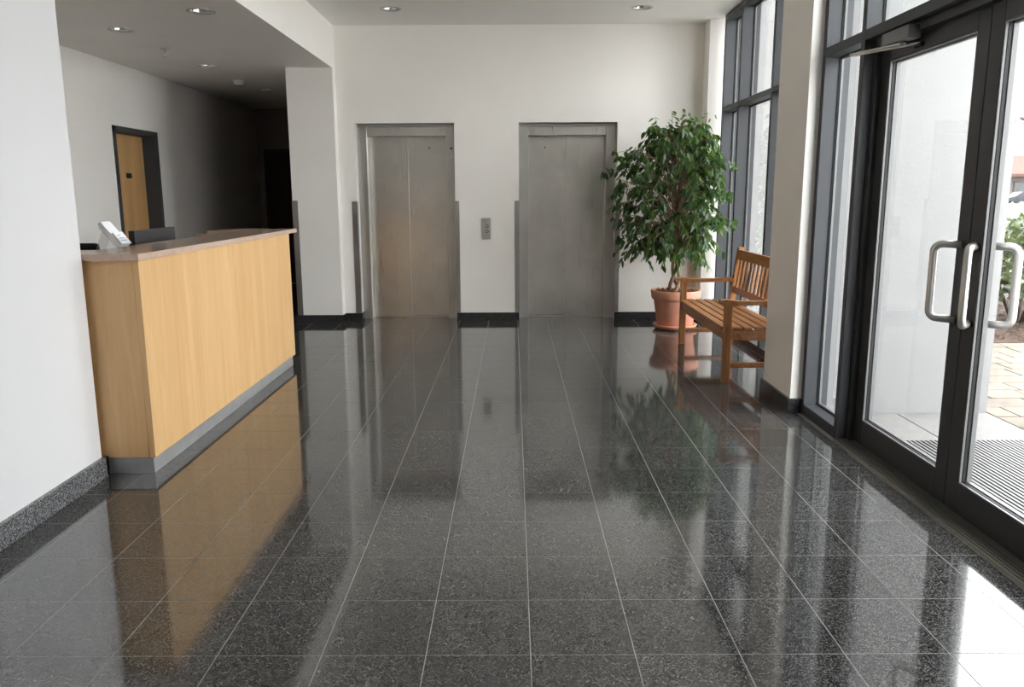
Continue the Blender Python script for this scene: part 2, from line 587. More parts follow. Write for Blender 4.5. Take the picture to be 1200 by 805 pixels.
def holed_ceiling(name, x0, x1, y0, y1, z, top, holes, mat, label):
    bm = bmesh.new()
    h = 0.14
    xs = sorted({x0, x1, *[round(c[0] + s * h, 4) for c in holes for s in (-1, 1)]})
    ys = sorted({y0, y1, *[round(c[1] + s * h, 4) for c in holes for s in (-1, 1)]})
    for xa, xb in zip(xs, xs[1:]):
        for ya, yb in zip(ys, ys[1:]):
            hit = [c for c in holes if xa < c[0] < xb and ya < c[1] < yb]
            if not hit:
                bm.faces.new([bm.verts.new(p) for p in ((xa, ya, z), (xa, yb, z), (xb, yb, z), (xb, ya, z))])
                continue
            cx, cy = hit[0]
            n = 32
            ci, sq = [], []
            for k in range(n):
                a = 2 * math.pi * k / n
                c, s = math.cos(a), math.sin(a)
                ci.append(bm.verts.new((cx + LR * c, cy + LR * s, z)))
                tt = min((xb - cx) / c if c > 1e-6 else ((xa - cx) / c if c < -1e-6 else 1e9),
                         (yb - cy) / s if s > 1e-6 else ((ya - cy) / s if s < -1e-6 else 1e9))
                sq.append(bm.verts.new((cx + tt * c, cy + tt * s, z)))
            for k in range(n):
                k2 = (k + 1) % n
                bm.faces.new((ci[k], sq[k], sq[k2], ci[k2]))
    box(bm, x0 + .03, x1 - .03, y0 + .03, y1 - .03, z + 0.16, top - 0.01)
    for (xa, xb, ya, yb) in ((x0, x0 + .02, y0, y1), (x1 - .02, x1, y0, y1), (x0 + .02, x1 - .02, y0, y0 + .02), (x0 + .02, x1 - .02, y1 - .02, y1)):
        box(bm, xa, xb, ya, yb, z + 0.0005, top)
    o = obj(name, bm, mat, recalc=False)
    for p in o.data.polygons:
        pass
    return tag(o, label, 'ceiling', kind='structure')


LOBBY = [(-1.184, 8.27), (1.266, 8.27)]
SOFF = [(-3.17, 6.855), (-2.273, 6.21), (-3.17, 8.736), (-3.17, 10.69)]
holed_ceiling('ceiling', XS, 2.40, YR, YB, ZC, ZC + 0.3, LOBBY, 'ceiling', 'high white lobby ceiling with recessed downlights')
bxo('ceiling_light_sink', XS, 0.5, 9.66, YE, ZS, ZS + 0.1, 'paint', kind='structure', label='ceiling of an unseen space added behind the elevators to soak up corridor light', category='ceiling')  # added unseen space, absorbs light so the corridor stays dark
holed_ceiling('ceiling_soffit', XC - 0.1, XS, YR, YE, ZS, ZC + 0.3, SOFF, 'paint', 'lowered ceiling and bulkhead above the reception desk')


def downlight(cx, cy, z, label, group):
    t = thing('downlight', (cx, cy, z), label, 'downlight', group)
    bm = bmesh.new()
    lathe(bm, [(LR - 0.004, z + 0.002), (LR + 0.016, z - 0.001), (LR + 0.014, z - 0.005), (LR - 0.004, z - 0.004), (LR - 0.006, z + 0.01)], cx, cy, 32)
    obj('trim_ring', bm, 'trim_ring', t)
    bm = bmesh.new()
    lathe(bm, [(LR - 0.004, z + 0.0), (LR - 0.012, z + 0.04), (LR - 0.03, z + 0.10), (0.045, z + 0.125), (0.0, z + 0.125)], cx, cy, 32)
    obj('reflector', bm, 'reflector', t)
    bm = bmesh.new()
    for s in (-1, 1):
        tube(bm, [(cx - 0.035, cy + s * 0.018, z + 0.075), (cx + 0.035, cy + s * 0.018, z + 0.075)], 0.011, 8)
    obj('lamp_tube', bm, 'bulb', t)
    return t


downlight(*LOBBY[0], ZC, 'round recessed downlight in high ceiling above the left elevator', 'recessed lobby downlights')
downlight(*LOBBY[1], ZC, 'round recessed downlight in high ceiling above right elevator and ficus', 'recessed lobby downlights')
downlight(*SOFF[0], ZS, 'largest recessed downlight in the lowered ceiling, left of the sprinkler', 'recessed reception downlights')
downlight(*SOFF[1], ZS, 'recessed downlight near the bulkhead edge, topmost in the lowered ceiling', 'recessed reception downlights')
downlight(*SOFF[2], ZS, 'recessed downlight between the sprinkler and the smoke detector', 'recessed reception downlights')
downlight(*SOFF[3], ZS, 'farthest recessed downlight deep in the dark corridor ceiling', 'recessed reception downlights')

# ------------------------------------------------------------------ baseboards
b = boxes('baseboard_left', [(XL, XL + 0.022, YR, 3.937, 0.001, 0.105), (XL - 0.16, XL + 0.022, 3.915, 3.937, 0.001, 0.105)], 'granite_base')
tag(b, 'speckled granite baseboard along the near left wall', 'baseboard', kind='structure')
bt = 0.018
b = boxes('baseboard_back', [(XS, L1[0], YB - bt, YB, 0.001, 0.088), (L1[0], L1[0] + bt, YB - bt, YB + 0.13, 0.001, 0.088), (L1[1], L2[0], YB - bt, YB, 0.001, 0.088),
                             (L2[1], 2.06, YB - bt, YB, 0.001, 0.088)], 'granite_dark')
tag(b, 'dark granite baseboard under the elevator wall', 'baseboard', kind='structure')
b = boxes('baseboard_stub', [(-2.412, XS + bt, YS - bt, YS, 0.001, 0.088), (XS, XS + bt, YS - bt, YB - bt, 0.001, 0.088), (-2.43, -2.412, YS - bt, 9.66, 0.001, 0.088)], 'granite_dark')
tag(b, 'dark granite baseboard around the short corridor wall end', 'baseboard', kind='structure')
b = boxes('baseboard_nib', [(2.06 - bt, 2.06, 8.80 - bt, YB - bt, 0.001, 0.088), (2.06, XF, 8.80 - bt, 8.80, 0.001, 0.088)], 'granite_dark')
tag(b, 'dark granite baseboard on the nib beside the corner window', 'baseboard', kind='structure')
b = boxes('baseboard_pillar', [(XP - bt, XP, 5.075 - bt, 5.64 + bt, 0.001, 0.098), (XP, XN, 5.075 - bt, 5.075, 0.001, 0.098), (XP, XF, 5.64, 5.64 + bt, 0.001, 0.098)], 'granite_dark')
tag(b, 'dark granite baseboard around the pillar foot', 'baseboard', kind='structure')

# ------------------------------------------------------------------ corner guards
def guard(x0, x1, side, y, z0, z1, label, into):
    """L-shaped steel angle; side = x of the corner, into = depth of the returning leg"""
    bm = bmesh.new()
    box(bm, x0, x1, y - 0.004, y, z0, z1)
    if side == x0:
        box(bm, x0 - 0.004, x0, y - 0.004, y + into, z0, z1)
    else:
        box(bm, x1, x1 + 0.004, y - 0.004, y + into, z0, z1)
    o = obj('corner_guard', bm, 'steel_guard')
    tag(o, label, 'corner guard', 'steel corner guards')


guard(-2.412, -2.355, -2.412, YS, 0.09, 1.353, 'tall steel corner guard on the wall edge beside the dark corridor', 0.055)
guard(-1.790, L1[0], L1[0], YB, 0.09, 1.338, 'steel corner guard left of the left elevator', 0.05)
guard(L1[1], L1[1] + 0.042, L1[1], YB, 0.09, 1.338, 'steel corner guard right of the left elevator', 0.05)
guard(L2[0] - 0.048, L2[0], L2[0], YB, 0.09, 1.338, 'steel corner guard left of the right elevator', 0.05)
guard(L2[1], L2[1] + 0.045, L2[1], YB, 0.09, 1.338, 'steel corner guard right of the right elevator by the ficus', 0.05)


# ------------------------------------------------------------------ elevators
def elevator(xa, xb, front, label, plate):
    t = thing('elevator_entrance', ((xa + xb) / 2, 9.19, 0), label, 'elevator', 'elevator entrances')
    yj, yd = 9.19, 9.335
    jw = 0.108
    for (x0, x1) in ((xa, xa + jw), (xb - jw, xb)):
        bxo('jamb', x0 + 0.001, x1, yj, 9.44, 0.0, 2.150, 'steel_frame', t, 0.003)
    bxo('header', xa + jw, xb - jw, yj + 0.012, 9.44, 2.052, 2.150, 'steel', t, 0.003)
    bxo('lintel_trim', xa + 0.001, xb - 0.001, yj - 0.006, 9.44, 2.150, 2.176, 'steel_frame', t, 0.002)
    xm = (xa + xb) / 2 - 0.004
    for i, (x0, x1) in enumerate(((xa + jw, xm), (xm, xb - jw))):
        y = yd if i == front else yd + 0.034
        a0 = x0 - (0.02 if i == 1 and front == 0 else 0) + (0.002 if i == 0 else 0)
        a1 = x1 + (0.02 if i == 0 and front == 1 else 0) - (0.002 if i == 1 else 0)
        p = bxo('door_panel', a0, a1, y, y + 0.03, 0.012, 2.056, 'steel', t, 0.002)
        bm = bmesh.new()
        cx = (x0 + x1) / 2 + (0.02 if i else -0.02)
        tube(bm, [(cx, y - 0.001, 1.93), (cx, y + 0.003, 1.93)], 0.009, 12)
        if i != front:
            obj('lock_hole', bm, 'gasket', p)
        else:
            bm.free()
    bm = bmesh.new()
    box(bm, xa + jw, xb - jw, yd - 0.03, yd + 0.075, -0.001, 0.004)
    for k in range(3):
        box(bm, xa + jw, xb - jw, yd - 0.026 + k * 0.035, yd - 0.018 + k * 0.035, 0.004, 0.008)
    obj('sill', bm, 'steel_frame', t)
    bxo('shaft_back', xa + 0.02, xb - 0.02, 9.41, 9.43, 0, 2.15, 'gasket', t)
    if plate:
        p = bxo('indicator_plate', xb - 0.062, xb - 0.026, yj - 0.006, yj, 1.80, 1.905, 'white_plastic', t, 0.002)
        bxo('indicator_lens', xb - 0.060, xb - 0.028, yj - 0.007, yj - 0.005, 1.908, 1.922, 'gasket', p)
    return t


elevator(*L1, 0, 'left brushed steel elevator entrance with small plate on its jamb', True)
elevator(*L2, 1, 'right brushed steel elevator entrance partly behind the ficus leaves', False)

t = thing('call_button_panel', (-0.296, YB, 0.915), 'steel call button plate on the wall between the two elevators', 'button panel')
bxo('plate', -0.348, -0.248, YB - 0.014, YB, 0.915, 1.152, 'steel_frame', t, 0.003)
for z in (1.06, 1.005):
    bm = bmesh.new()
    tube(bm, [(-0.292, YB - 0.014, z), (-0.292, YB - 0.019, z)], 0.019, 20)
    bb = obj('button', bm, 'black_plastic', t)
    bm = bmesh.new()
    tube(bm, [(-0.292, YB - 0.018, z), (-0.292, YB - 0.022, z)], 0.013, 20)
    obj('button_cap', bm, 'steel_frame', bb)

# ------------------------------------------------------------------ corridor door and end door
d = thing('door_3', (XC - 0.13, 8.85, 0), 'wooden office door in dark grey frame behind the reception desk', 'door', kind='structure')
fr = 0.052
boxes('door_frame', [(XC - 0.28, XC + 0.012, D3[0], D3[0] + fr, 0, D3[2]), (XC - 0.28, XC + 0.012, D3[1] - fr, D3[1], 0, D3[2]),
                     (XC - 0.28, XC + 0.012, D3[0], D3[1], D3[2] - fr, D3[2])], 'alu_frame', d)
lf = bxo('door_leaf', XC - 0.19, XC - 0.145, D3[0] + fr + 0.003, D3[1] - fr - 0.003, 0.008, D3[2] - fr - 0.004, 'beech_door', d, 0.002)
bxo('door_sign', XC - 0.145, XC - 0.141, 8.86, 8.98, 1.60, 1.655, 'black_plastic', lf)
bm = bmesh.new()
tube(bm, [(XC - 0.145, 8.475, 1.02), (XC - 0.095, 8.475, 1.02), (XC - 0.095, 8.60, 1.02)], 0.010, 8)
obj('door_handle', bm, 'black_plastic', lf)
d = thing('door_4', (-3.4, YE, 0), 'dark door at the far end of the unlit corridor', 'door', kind='structure')
boxes('door_frame', [(-3.93, -3.88, YE - 0.02, YE, 0, 2.12), (-2.98, -2.93, YE - 0.02, YE, 0, 2.12), (-3.93, -2.93, YE - 0.02, YE, 2.07, 2.12)], 'alu_frame', d)
bxo('door_leaf', -3.88, -2.98, YE - 0.012, YE - 0.002, 0.008, 2.07, 'dark_door', d)

# ------------------------------------------------------------------ reception desk
t = thing('reception_desk', (-2.2, 5.3, 0), 'long beech veneer reception desk with grey plinth and brown counter top', 'desk')
DX, DY0, DY1 = -1.848, 3.955, 6.66
seam = 5.33
for (y0, y1) in ((DY0, seam - 0.001), (seam + 0.001, DY1)):
    bxo('front_panel', DX - 0.03, DX, y0, y1, 0.088, 1.103, 'beech', t, 0.0015)
bxo('side_panel', -2.60, DX - 0.0305, DY0, DY0 + 0.03, 0.088, 1.103, 'beech', t, 0.0015)
bxo('end_panel', -2.60, DX - 0.0305, DY1 - 0.03, DY1, 0.088, 1.103, 'beech', t, 0.0015)
bxo('plinth', DX - 0.04, DX - 0.016, DY0 + 0.012, DY1 - 0.03, 0.001, 0.088, 'kick', t)
bxo('plinth', -2.58, DX - 0.04, DY0 + 0.012, DY0 + 0.035, 0.001, 0.088, 'kick', t)
bm = bmesh.new()
prism(bm, [(DX + 0.016, DY0 - 0.03), (DX + 0.016, 6.845), (-2.45, 6.845), (-2.45, 6.47), (-2.195, 6.47), (-2.195, DY0 + 0.3), (-2.60, DY0 + 0.3), (-2.60, DY0 - 0.03)], 'z', 1.104, 1.136)
obj('counter_top', bm, 'counter', t)
bxo('inner_panel', -2.18, -2.16, DY0 + 0.03, DY1 - 0.03, 0.02, 1.103, 'beech', t)
bxo('worktop', -2.60, -2.18, DY0 + 0.03, DY1 - 0.03, 0.72, 0.75, 'counter', t)

# monitor on the lower worktop
t = thing('computer_monitor', (-2.40, 5.41, 0.751), 'dark computer monitor seen from behind above the reception counter', 'monitor')
bm = bmesh.new()
box(bm, -2.43, -2.39, 5.10, 5.72, 0.86, 1.198, 0.006, 2)
obj('housing', bm, 'dark_plastic', t)
bxo('screen', -2.435, -2.431, 5.12, 5.70, 0.885, 1.18, 'car_glass', t)
bxo('stand_neck', -2.40, -2.37, 5.37, 5.45, 0.765, 0.90, 'black_plastic', t)
bxo('stand_base', -2.50, -2.30, 5.30, 5.52, 0.751, 0.765, 'black_plastic', t, 0.004)

# office chair
CX, CY = -2.93, 4.95
t = thing('office_chair', (CX, CY, 0), 'black office chair with rounded backrest behind the reception desk', 'chair')
bm = bmesh.new()
box(bm, CX - 0.23, CX + 0.255, 5.17, 5.23, 0.60, 1.117, 0.028, 3)
obj('backrest', bm, 'black_fabric', t)
bm = bmesh.new()
box(bm, CX - 0.24, CX + 0.24, CY - 0.24, CY + 0.20, 0.43, 0.51, 0.03, 3)
obj('seat', bm, 'black_fabric', t)
bm = bmesh.new()
tube(bm, [(CX, CY, 0.43), (CX, 5.25, 0.44), (CX, 5.25, 0.68)], 0.018, 8)
obj('back_support', bm, 'black_plastic', t)
bm = bmesh.new()
tube(bm, [(CX, CY, 0.08), (CX, CY, 0.44)], 0.025, 12)
obj('gas_column', bm, 'black_plastic', t)
for k in range(5):
    a = 2 * math.pi * k / 5 + 0.3
    bm = bmesh.new()
    ex, ey = CX + 0.28 * math.cos(a), CY + 0.28 * math.sin(a)
    tube(bm, [(CX, CY, 0.10), (ex, ey, 0.075)], [0.024, 0.014], 8)
    arm = obj('base_arm', bm, 'black_plastic', t)
    bm = bmesh.new()
    tube(bm, [(ex - 0.02 * math.sin(a), ey + 0.02 * math.cos(a), 0.029), (ex + 0.02 * math.sin(a), ey - 0.02 * math.cos(a), 0.029)], 0.028, 12)
    obj('caster', bm, 'black_plastic', arm)

# leaflet holder and leaflets on the counter
LX, LY, LZ = -2.085, 4.22, 1.137
t = thing('leaflet_holder', (LX, LY, LZ), 'clear acrylic leaflet holder standing on the counter corner', 'holder')


def lh(dx, dz, y):      # leaning local frame: front bottom edge faces the visitor (+X)
    return (LX + dx, y, LZ + dz)


def slab(bm, pts2, y0, y1):
    prism(bm, [(LX + a, LZ + b) for a, b in pts2], 'y', y0, y1)


bm = bmesh.new()
slab(bm, [(0.035, 0.012), (-0.052, 0.118), (-0.049, 0.120), (0.038, 0.014)], LY - 0.055, LY + 0.055)
obj('back_plate', bm, 'acrylic', t)
bm = bmesh.new()
slab(bm, [(0.035, 0.012), (0.038, 0.010), (0.066, 0.033), (0.064, 0.036)], LY - 0.055, LY + 0.055)
slab(bm, [(0.064, 0.033), (0.067, 0.034), (0.045, 0.064), (0.042, 0.063)], LY - 0.055, LY + 0.055)
obj('front_lip', bm, 'acrylic', t)
bm = bmesh.new()
slab(bm, [(0.035, 0.012), (0.037, 0.0), (0.034, 0.0), (0.032, 0.012)], LY - 0.055, LY + 0.055)
obj('foot_plate', bm, 'acrylic', t)
bm = bmesh.new()
slab(bm, [(-0.03, 0.10), (-0.075, 0.0), (-0.078, 0.0), (-0.033, 0.102)], LY - 0.055, LY + 0.055)
obj('leg_plate', bm, 'acrylic', t)
# the leaflets
t = thing('leaflet_stack', (LX, LY, LZ + 0.02), 'stack of white leaflets leaning in the clear holder on the counter', 'leaflets')
bm = bmesh.new()
slab(bm, [(0.040, 0.016), (0.056, 0.028), (-0.040, 0.148), (-0.056, 0.136)], LY - 0.05, LY + 0.05)
obj('tall_leaflets', bm, 'paper', t)
bm = bmesh.new()
slab(bm, [(0.0565, 0.0285), (0.0635, 0.034), (0.020, 0.094), (0.013, 0.089)], LY - 0.05, LY + 0.05)
c = obj('card_stack', bm, 'paper', t)
bm = bmesh.new()
for k in range(3):
    f0 = 0.25 + 0.22 * k
    a = Vector((0.0638, 0.0343)).lerp(Vector((0.0203, 0.0943)), f0)
    b2 = Vector((0.0638, 0.0343)).lerp(Vector((0.0203, 0.0943)), f0 + 0.06)
    nrm = Vector((0.0006, 0.0005))
    slab(bm, [tuple(a), tuple(a + nrm), tuple(b2 + nrm), tuple(b2)], LY - 0.035, LY + 0.03 - 0.015 * k)
obj('print_lines', bm, 'ink', c)

# ------------------------------------------------------------------ ceiling fittings
t = thing('smoke_detector', (-3.222, 9.825, ZS), 'round white smoke detector on the corridor ceiling', 'smoke detector')
bm = bmesh.new()
lathe(bm, [(0.0, ZS), (0.075, ZS), (0.075, ZS - 0.012), (0.068, ZS - 0.02), (0.0, ZS - 0.02)], -3.222, 9.825, 28)
obj('base', bm, 'white_plastic', t)
bm = bmesh.new()
lathe(bm, [(0.058, ZS - 0.02), (0.058, ZS - 0.042), (0.045, ZS - 0.055), (0.0, ZS - 0.058)], -3.222, 9.825, 28)
obj('sensor_chamber', bm, 'white_plastic', t)
t = thing('sprinkler_head', (-3.21, 7.777, ZS), 'small sprinkler head hanging from the lowered ceiling', 'sprinkler')
bm = bmesh.new()
lathe(bm, [(0.0, ZS), (0.04, ZS), (0.036, ZS - 0.006), (0.012, ZS - 0.008), (0.010, ZS - 0.03), (0.0, ZS - 0.03)], -3.21, 7.777, 20)
obj('escutcheon', bm, 'trim_ring', t)
bm = bmesh.new()
for s in (-1, 1):
    tube(bm, [(-3.21, 7.777 + s * 0.006, ZS - 0.028), (-3.21, 7.777 + s * 0.016, ZS - 0.045), (-3.21, 7.777 + s * 0.003, ZS - 0.062)], 0.003, 6)
obj('yoke', bm, 'trim_ring', t)
bm = bmesh.new()
lathe(bm, [(0.0, ZS - 0.062), (0.018, ZS - 0.063), (0.018, ZS - 0.066), (0.0, ZS - 0.066)], -3.21, 7.777, 16)
obj('deflector', bm, 'trim_ring', t)


# ------------------------------------------------------------------ storefront windows
def pane(parent, x, y0, y1, z0, z1, name='pane'):
    """double glazed pane with gasket and light spacer frame"""
    p = bxo(name, x - 0.003, x + 0.003, y0, y1, z0, z1, 'glass', parent)
    return p


def bead_frame(parent, x, y0, y1, z0, z1, wi=0.012, mat='bead', name='spacer_frame', dx=0.008):
    bm = bmesh.new()
    box(bm, x - dx, x + dx, y0, y0 + wi, z0, z1)
    box(bm, x - dx, x + dx, y1 - wi, y1, z0, z1)
    box(bm, x - dx, x + dx, y0 + wi, y1 - wi, z0, z0 + wi)
    box(bm, x - dx, x + dx, y0 + wi, y1 - wi, z1 - wi, z1)
    return obj(name, bm, mat, parent)


def window_unit(name, label, x0, depth, mulls, zs, mw, zt=ZC, base=0.07):
    """mulls: list of mullion y0 (near edges); zs: transom (z0,z1)"""
    t = thing(name, (x0, (mulls[0] + mulls[-1]) / 2, 0), label, 'window', kind='structure')
    ya, yb = min(mulls), max(mulls) + mw
    for y in mulls:
        bxo('mullion', x0, x0 + depth, y, y + mw, 0.001, zt, 'alu_frame', t, 0.002)
    ms = sorted(mulls)
    for a, b_ in zip(ms, ms[1:]):
        y0, y1 = a + mw, b_
        bxo('bottom_rail', x0 + 0.001, x0 + depth - 0.001, y0, y1, 0.001, base, 'alu_frame', t, 0.002)
        bxo('top_rail', x0 + 0.001, x0 + depth - 0.001, y0, y1, zt - 0.05, zt, 'alu_frame', t, 0.002)
        bxo('transom', x0 + 0.001, x0 + depth - 0.001, y0, y1, zs[0], zs[1], 'alu_frame', t, 0.002)
        xg = x0 + depth + 0.012
        for (z0, z1) in ((base, zs[0]), (zs[1], zt - 0.05)):
            bead_frame(t, x0 + depth + 0.002, y0 - 0.005, y1 + 0.005, z0 - 0.005, z1 + 0.005, 0.012, 'gasket', 'gasket_frame', 0.003)
            bead_frame(t, xg + 0.004, y0 - 0.01, y1 + 0.01, z0 - 0.01, z1 + 0.01, 0.022, 'bead', 'spacer_frame', 0.007)
            pane(t, xg, y0 - 0.01, y1 + 0.01, z0 - 0.01, z1 + 0.01)
        bxo('outer_frame', xg + 0.012, xg + 0.05, y1 - 0.004, b_ + mw + 0.004, 0.001, zt, 'alu_frame', t)
    return t


window_unit('window_1', 'tall grey framed corner window behind the bench and ficus', XF, 0.105, [8.58, 7.98, 6.97, 5.66], (2.235, 2.282), 0.05)
window_unit('window_2', 'narrow grey framed sidelight window beside the pillar', XN, 0.085, [5.02, 4.475], (2.208, 2.262), 0.05)
window_unit('window_3', 'grey framed glazing nearer than the entrance doors', XN, 0.085, [2.375, 1.80], (2.208, 2.262), 0.05)
# transom light over the doors
t = thing('window_4', (XN, 3.45, 2.2), 'grey framed transom window above the glass entrance doors', 'window', kind='structure')
bxo('transom', XN + 0.001, XN + 0.084, 2.425, 4.475, 2.208, 2.262, 'alu_frame', t, 0.002)
bxo('top_rail', XN + 0.001, XN + 0.084, 2.425, 4.475, ZC - 0.05, ZC, 'alu_frame', t, 0.002)
bxo('mullion', XN, XN + 0.085, 3.425, 3.475, 2.262, ZC - 0.05, 'alu_frame', t, 0.002)
for (y0, y1) in ((2.425, 3.425), (3.475, 4.475)):
    xg = XN + 0.097
    bead_frame(t, XN + 0.087, y0 - 0.005, y1 + 0.005, 2.257, ZC - 0.045, 0.012, 'gasket', 'gasket_frame', 0.003)
    bead_frame(t, xg + 0.004, y0 - 0.01, y1 + 0.01, 2.252, ZC - 0.04, 0.022, 'bead', 'spacer_frame', 0.007)
    pane(t, xg, y0 - 0.01, y1 + 0.01, 2.252, ZC - 0.04)

# ------------------------------------------------------------------ entrance doors
t = thing('trim_1', (1.93, 3.45, 0), 'dark metal door frame around the glass entrance doors', 'door frame', kind='structure')
bxo('jamb', 1.925, 2.03, 4.435, 4.4745, 0.001, 2.207, 'door_frame', t)
bxo('jamb', 1.925, 2.03, 2.426, 2.465, 0.001, 2.207, 'door_frame', t)
bxo('head', 1.915, 2.03, 2.466, 4.434, 2.165, 2.207, 'door_frame', t)
th = thing('trim_2', (1.89, 3.45, 0), 'bronze metal threshold under the entrance doors', 'threshold', kind='structure')
bm = bmesh.new()
prism(bm, [(1.845, 0.0), (1.855, 0.010), (2.06, 0.014), (2.06, -0.05), (1.845, -0.05)], 'y', 2.426, 4.474)
obj('threshold_plate', bm, 'threshold', th)
bm = bmesh.new()
for k in range(4):
    box(bm, 1.866 + k * 0.018, 1.874 + k * 0.018, 2.43, 4.47, 0.009, 0.0145)
obj('threshold_rib', bm, 'threshold', th)


def pull(parent, xd, y0, dx, dy, z0, z1, out):
    """cranked D pull: mounts on the stile face at xd,y0 and stands off by dx,dy"""
    pts = []
    r = 0.035
    X, Y = xd + dx, y0 + dy
    L = math.hypot(dx, dy)
    ux, uy = dx / L, dy / L
    pts.append((xd, y0, z1))
    pts.append((X - ux * r, Y - uy * r, z1))
    for a in (22.5, 45, 67.5):
        s, c = math.sin(math.radians(a)), math.cos(math.radians(a))
        pts.append((X - ux * r * (1 - s), Y - uy * r * (1 - s), z1 - r * (1 - c)))
    pts.append((X, Y, z1 - r))
    pts.append((X, Y, (z0 + z1) / 2))
    pts.append((X, Y, z0 + r))
    for a in (67.5, 45, 22.5):
        s, c = math.sin(math.radians(a)), math.cos(math.radians(a))
        pts.append((X - ux * r * (1 - s), Y - uy * r * (1 - s), z0 + r * (1 - c)))
    pts.append((X - ux * r, Y - uy * r, z0))
    pts.append((xd, y0, z0))
    bm = bmesh.new()
    tube(bm, pts, 0.0165, 14)
    return obj('pull_handle', bm, 'handle', parent)


def leaf(name, label, ya, yb, stile_y, crank):
    """ya<yb leaf edges"""
    t = thing(name, (1.975, (ya + yb) / 2, 0.016), label, 'door', kind='structure')
    x0, x1 = 1.95, 2.005
    st = 0.092
    zb, zt = 0.020, 2.162
    gb, gt = 0.158, 2.082
    for (y0, y1) in ((ya, ya + st), (yb - st, yb)):
        bxo('stile', x0, x1, y0, y1, zb, zt, 'door_frame', t, 0.002)
    bxo('bottom_rail', x0, x1, ya + st, yb - st, zb, gb, 'door_frame', t, 0.002)
    bxo('top_rail', x0, x1, ya + st, yb - st, gt, zt, 'door_frame', t, 0.002)
    y0, y1 = ya + st, yb - st
    bead_frame(t, 1.957, y0, y1, gb, gt, 0.006, 'bead', 'glazing_bead', 0.005)
    bead_frame(t, 1.972, y0, y1, gb, gt, 0.007, 'gasket', 'gasket_frame', 0.007)
    bead_frame(t, 1.992, y0, y1, gb, gt, 0.011, 'bead', 'spacer_frame', 0.010)
    pane(t, 1.9815, y0 + 0.002, y1 - 0.002, gb + 0.002, gt - 0.002)
    pull(t, x0, stile_y, -0.078, crank, 0.862, 1.192, False)
    pull(t, x1, stile_y, 0.078, crank, 0.862, 1.192, True)
    return t


leaf('door_1', 'glass entrance door leaf with closer, nearer to the pillar', 3.4525, 4.432, 3.50, 0.085)
leaf('door_2', 'glass entrance door leaf at the right picture edge', 2.468, 3.4475, 3.40, -0.085)

# door closer on the head of the far leaf
t = thing('door_closer', (1.90, 4.1, 2.15), 'grey overhead door closer with arm above the glass entrance door', 'door closer')
bxo('closer_body', 1.862, 1.925, 3.98, 4.26, 2.132, 2.195, 'closer', t, 0.004)
bm = bmesh.new()
tube(bm, [(1.89, 4.08, 2.131), (1.89, 4.08, 2.112)], 0.014, 12)
obj('spindle', bm, 'closer', t)
bm = bmesh.new()
for a, b_ in (((1.89, 4.08), (1.77, 4.40)), ((1.77, 4.40), (1.945, 4.02))):
    v = Vector((b_[0] - a[0], b_[1] - a[1], 0)).normalized()
    n = Vector((-v.y, v.x, 0)) * 0.010
    z = 2.120 if a[0] > 1.8 else 2.112
    p = [Vector((*a, 0)) + n, Vector((*b_, 0)) + n, Vector((*b_, 0)) - n, Vector((*a, 0)) - n]
    prism(bm, [(q.x, q.y) for q in p], 'z', z, z + 0.007)
obj('arm', bm, 'handle', t)
bxo('arm_shoe', 1.932, 1.95, 3.99, 4.06, 2.098, 2.116, 'black_plastic', t, 0.003)

# ------------------------------------------------------------------ bench
t = thing('garden_bench', (1.85, 6.73, 0), 'slatted teak garden bench with armrests in front of the window', 'bench')
BY0, BY1 = 5.905, 7.545
bxf, bxb = 1.575, 2.035
LW = 0.055


def skewbox(bm, x0, x1, y0, y1, z0, z1, sx):
    vs = box(bm, x0, x1, y0, y1, z0, z1)
    for v in vs[4:]:
        v.co.x += sx


for y in (BY0, BY1 - LW):
    bxo('leg', bxf, bxf + LW, y, y + LW, 0.001, 0.605, 'teak_v', t, 0.004)
    bm = bmesh.new()
    skewbox(bm, bxb, bxb + 0.05, y, y + LW, 0.42, 0.915, 0.065)
    box(bm, bxb, bxb + 0.05, y, y + LW, 0.001, 0.42)
    obj('back_post', bm, 'teak_v', t)
    # arm, curved along x
    bm = bmesh.new()
    top, bot = [], []
    for k in range(13):
        u = k / 12
        x = bxf - 0.045 + u * (bxb + 0.045 - bxf + 0.045)
        z = 0.635 - 0.012 * math.sin(math.pi * min(1, u * 1.15)) + (0.004 if u < 0.2 else 0)
        top.append((x, z))
        bot.append((x, z - 0.036 - 0.006 * math.cos(u * 6.28)))
    top[0] = (top[0][0] + 0.012, top[0][1] - 0.008)
    bot[0] = (bot[0][0] + 0.006, bot[0][1] + 0.012)
    prism(bm, top + bot[::-1], 'y', y - 0.008, y + LW + 0.008)
    ed = [e for e in bm.edges]
    obj('armrest', bm, 'teak', t)
    bxo('side_rail', bxf + LW, bxb, y + 0.012, y + LW - 0.012, 0.325, 0.405, 'teak', t, 0.003)
    bxo('stretcher', bxf + LW, bxb, y + 0.014, y + LW - 0.014, 0.115, 0.155, 'teak', t, 0.003)
bxo('front_rail', bxf + 0.008, bxf + 0.036, BY0 + LW, BY1 - LW, 0.325, 0.408, 'teak', t, 0.003)
bxo('rear_rail', bxb + 0.008, bxb + 0.036, BY0 + LW, BY1 - LW, 0.325, 0.408, 'teak', t, 0.003)
nsl = 6
sw = (bxb - 0.005 - (bxf - 0.012)) / nsl
for k in range(nsl):
    x0 = bxf - 0.012 + k * sw
    dz = -0.010 * math.sin(math.pi * (k + 0.5) / nsl)
    y0, y1 = (BY0 + LW + 0.001, BY1 - LW - 0.001) if k == 0 else (BY0 + 0.004, BY1 - 0.004)
    bxo('seat_slat', x0 + 0.004 + (0.0 if k else 0.0), x0 + sw - 0.010, y0, y1, 0.408 + dz * 0.0, 0.428, 'teak', t, 0.003)


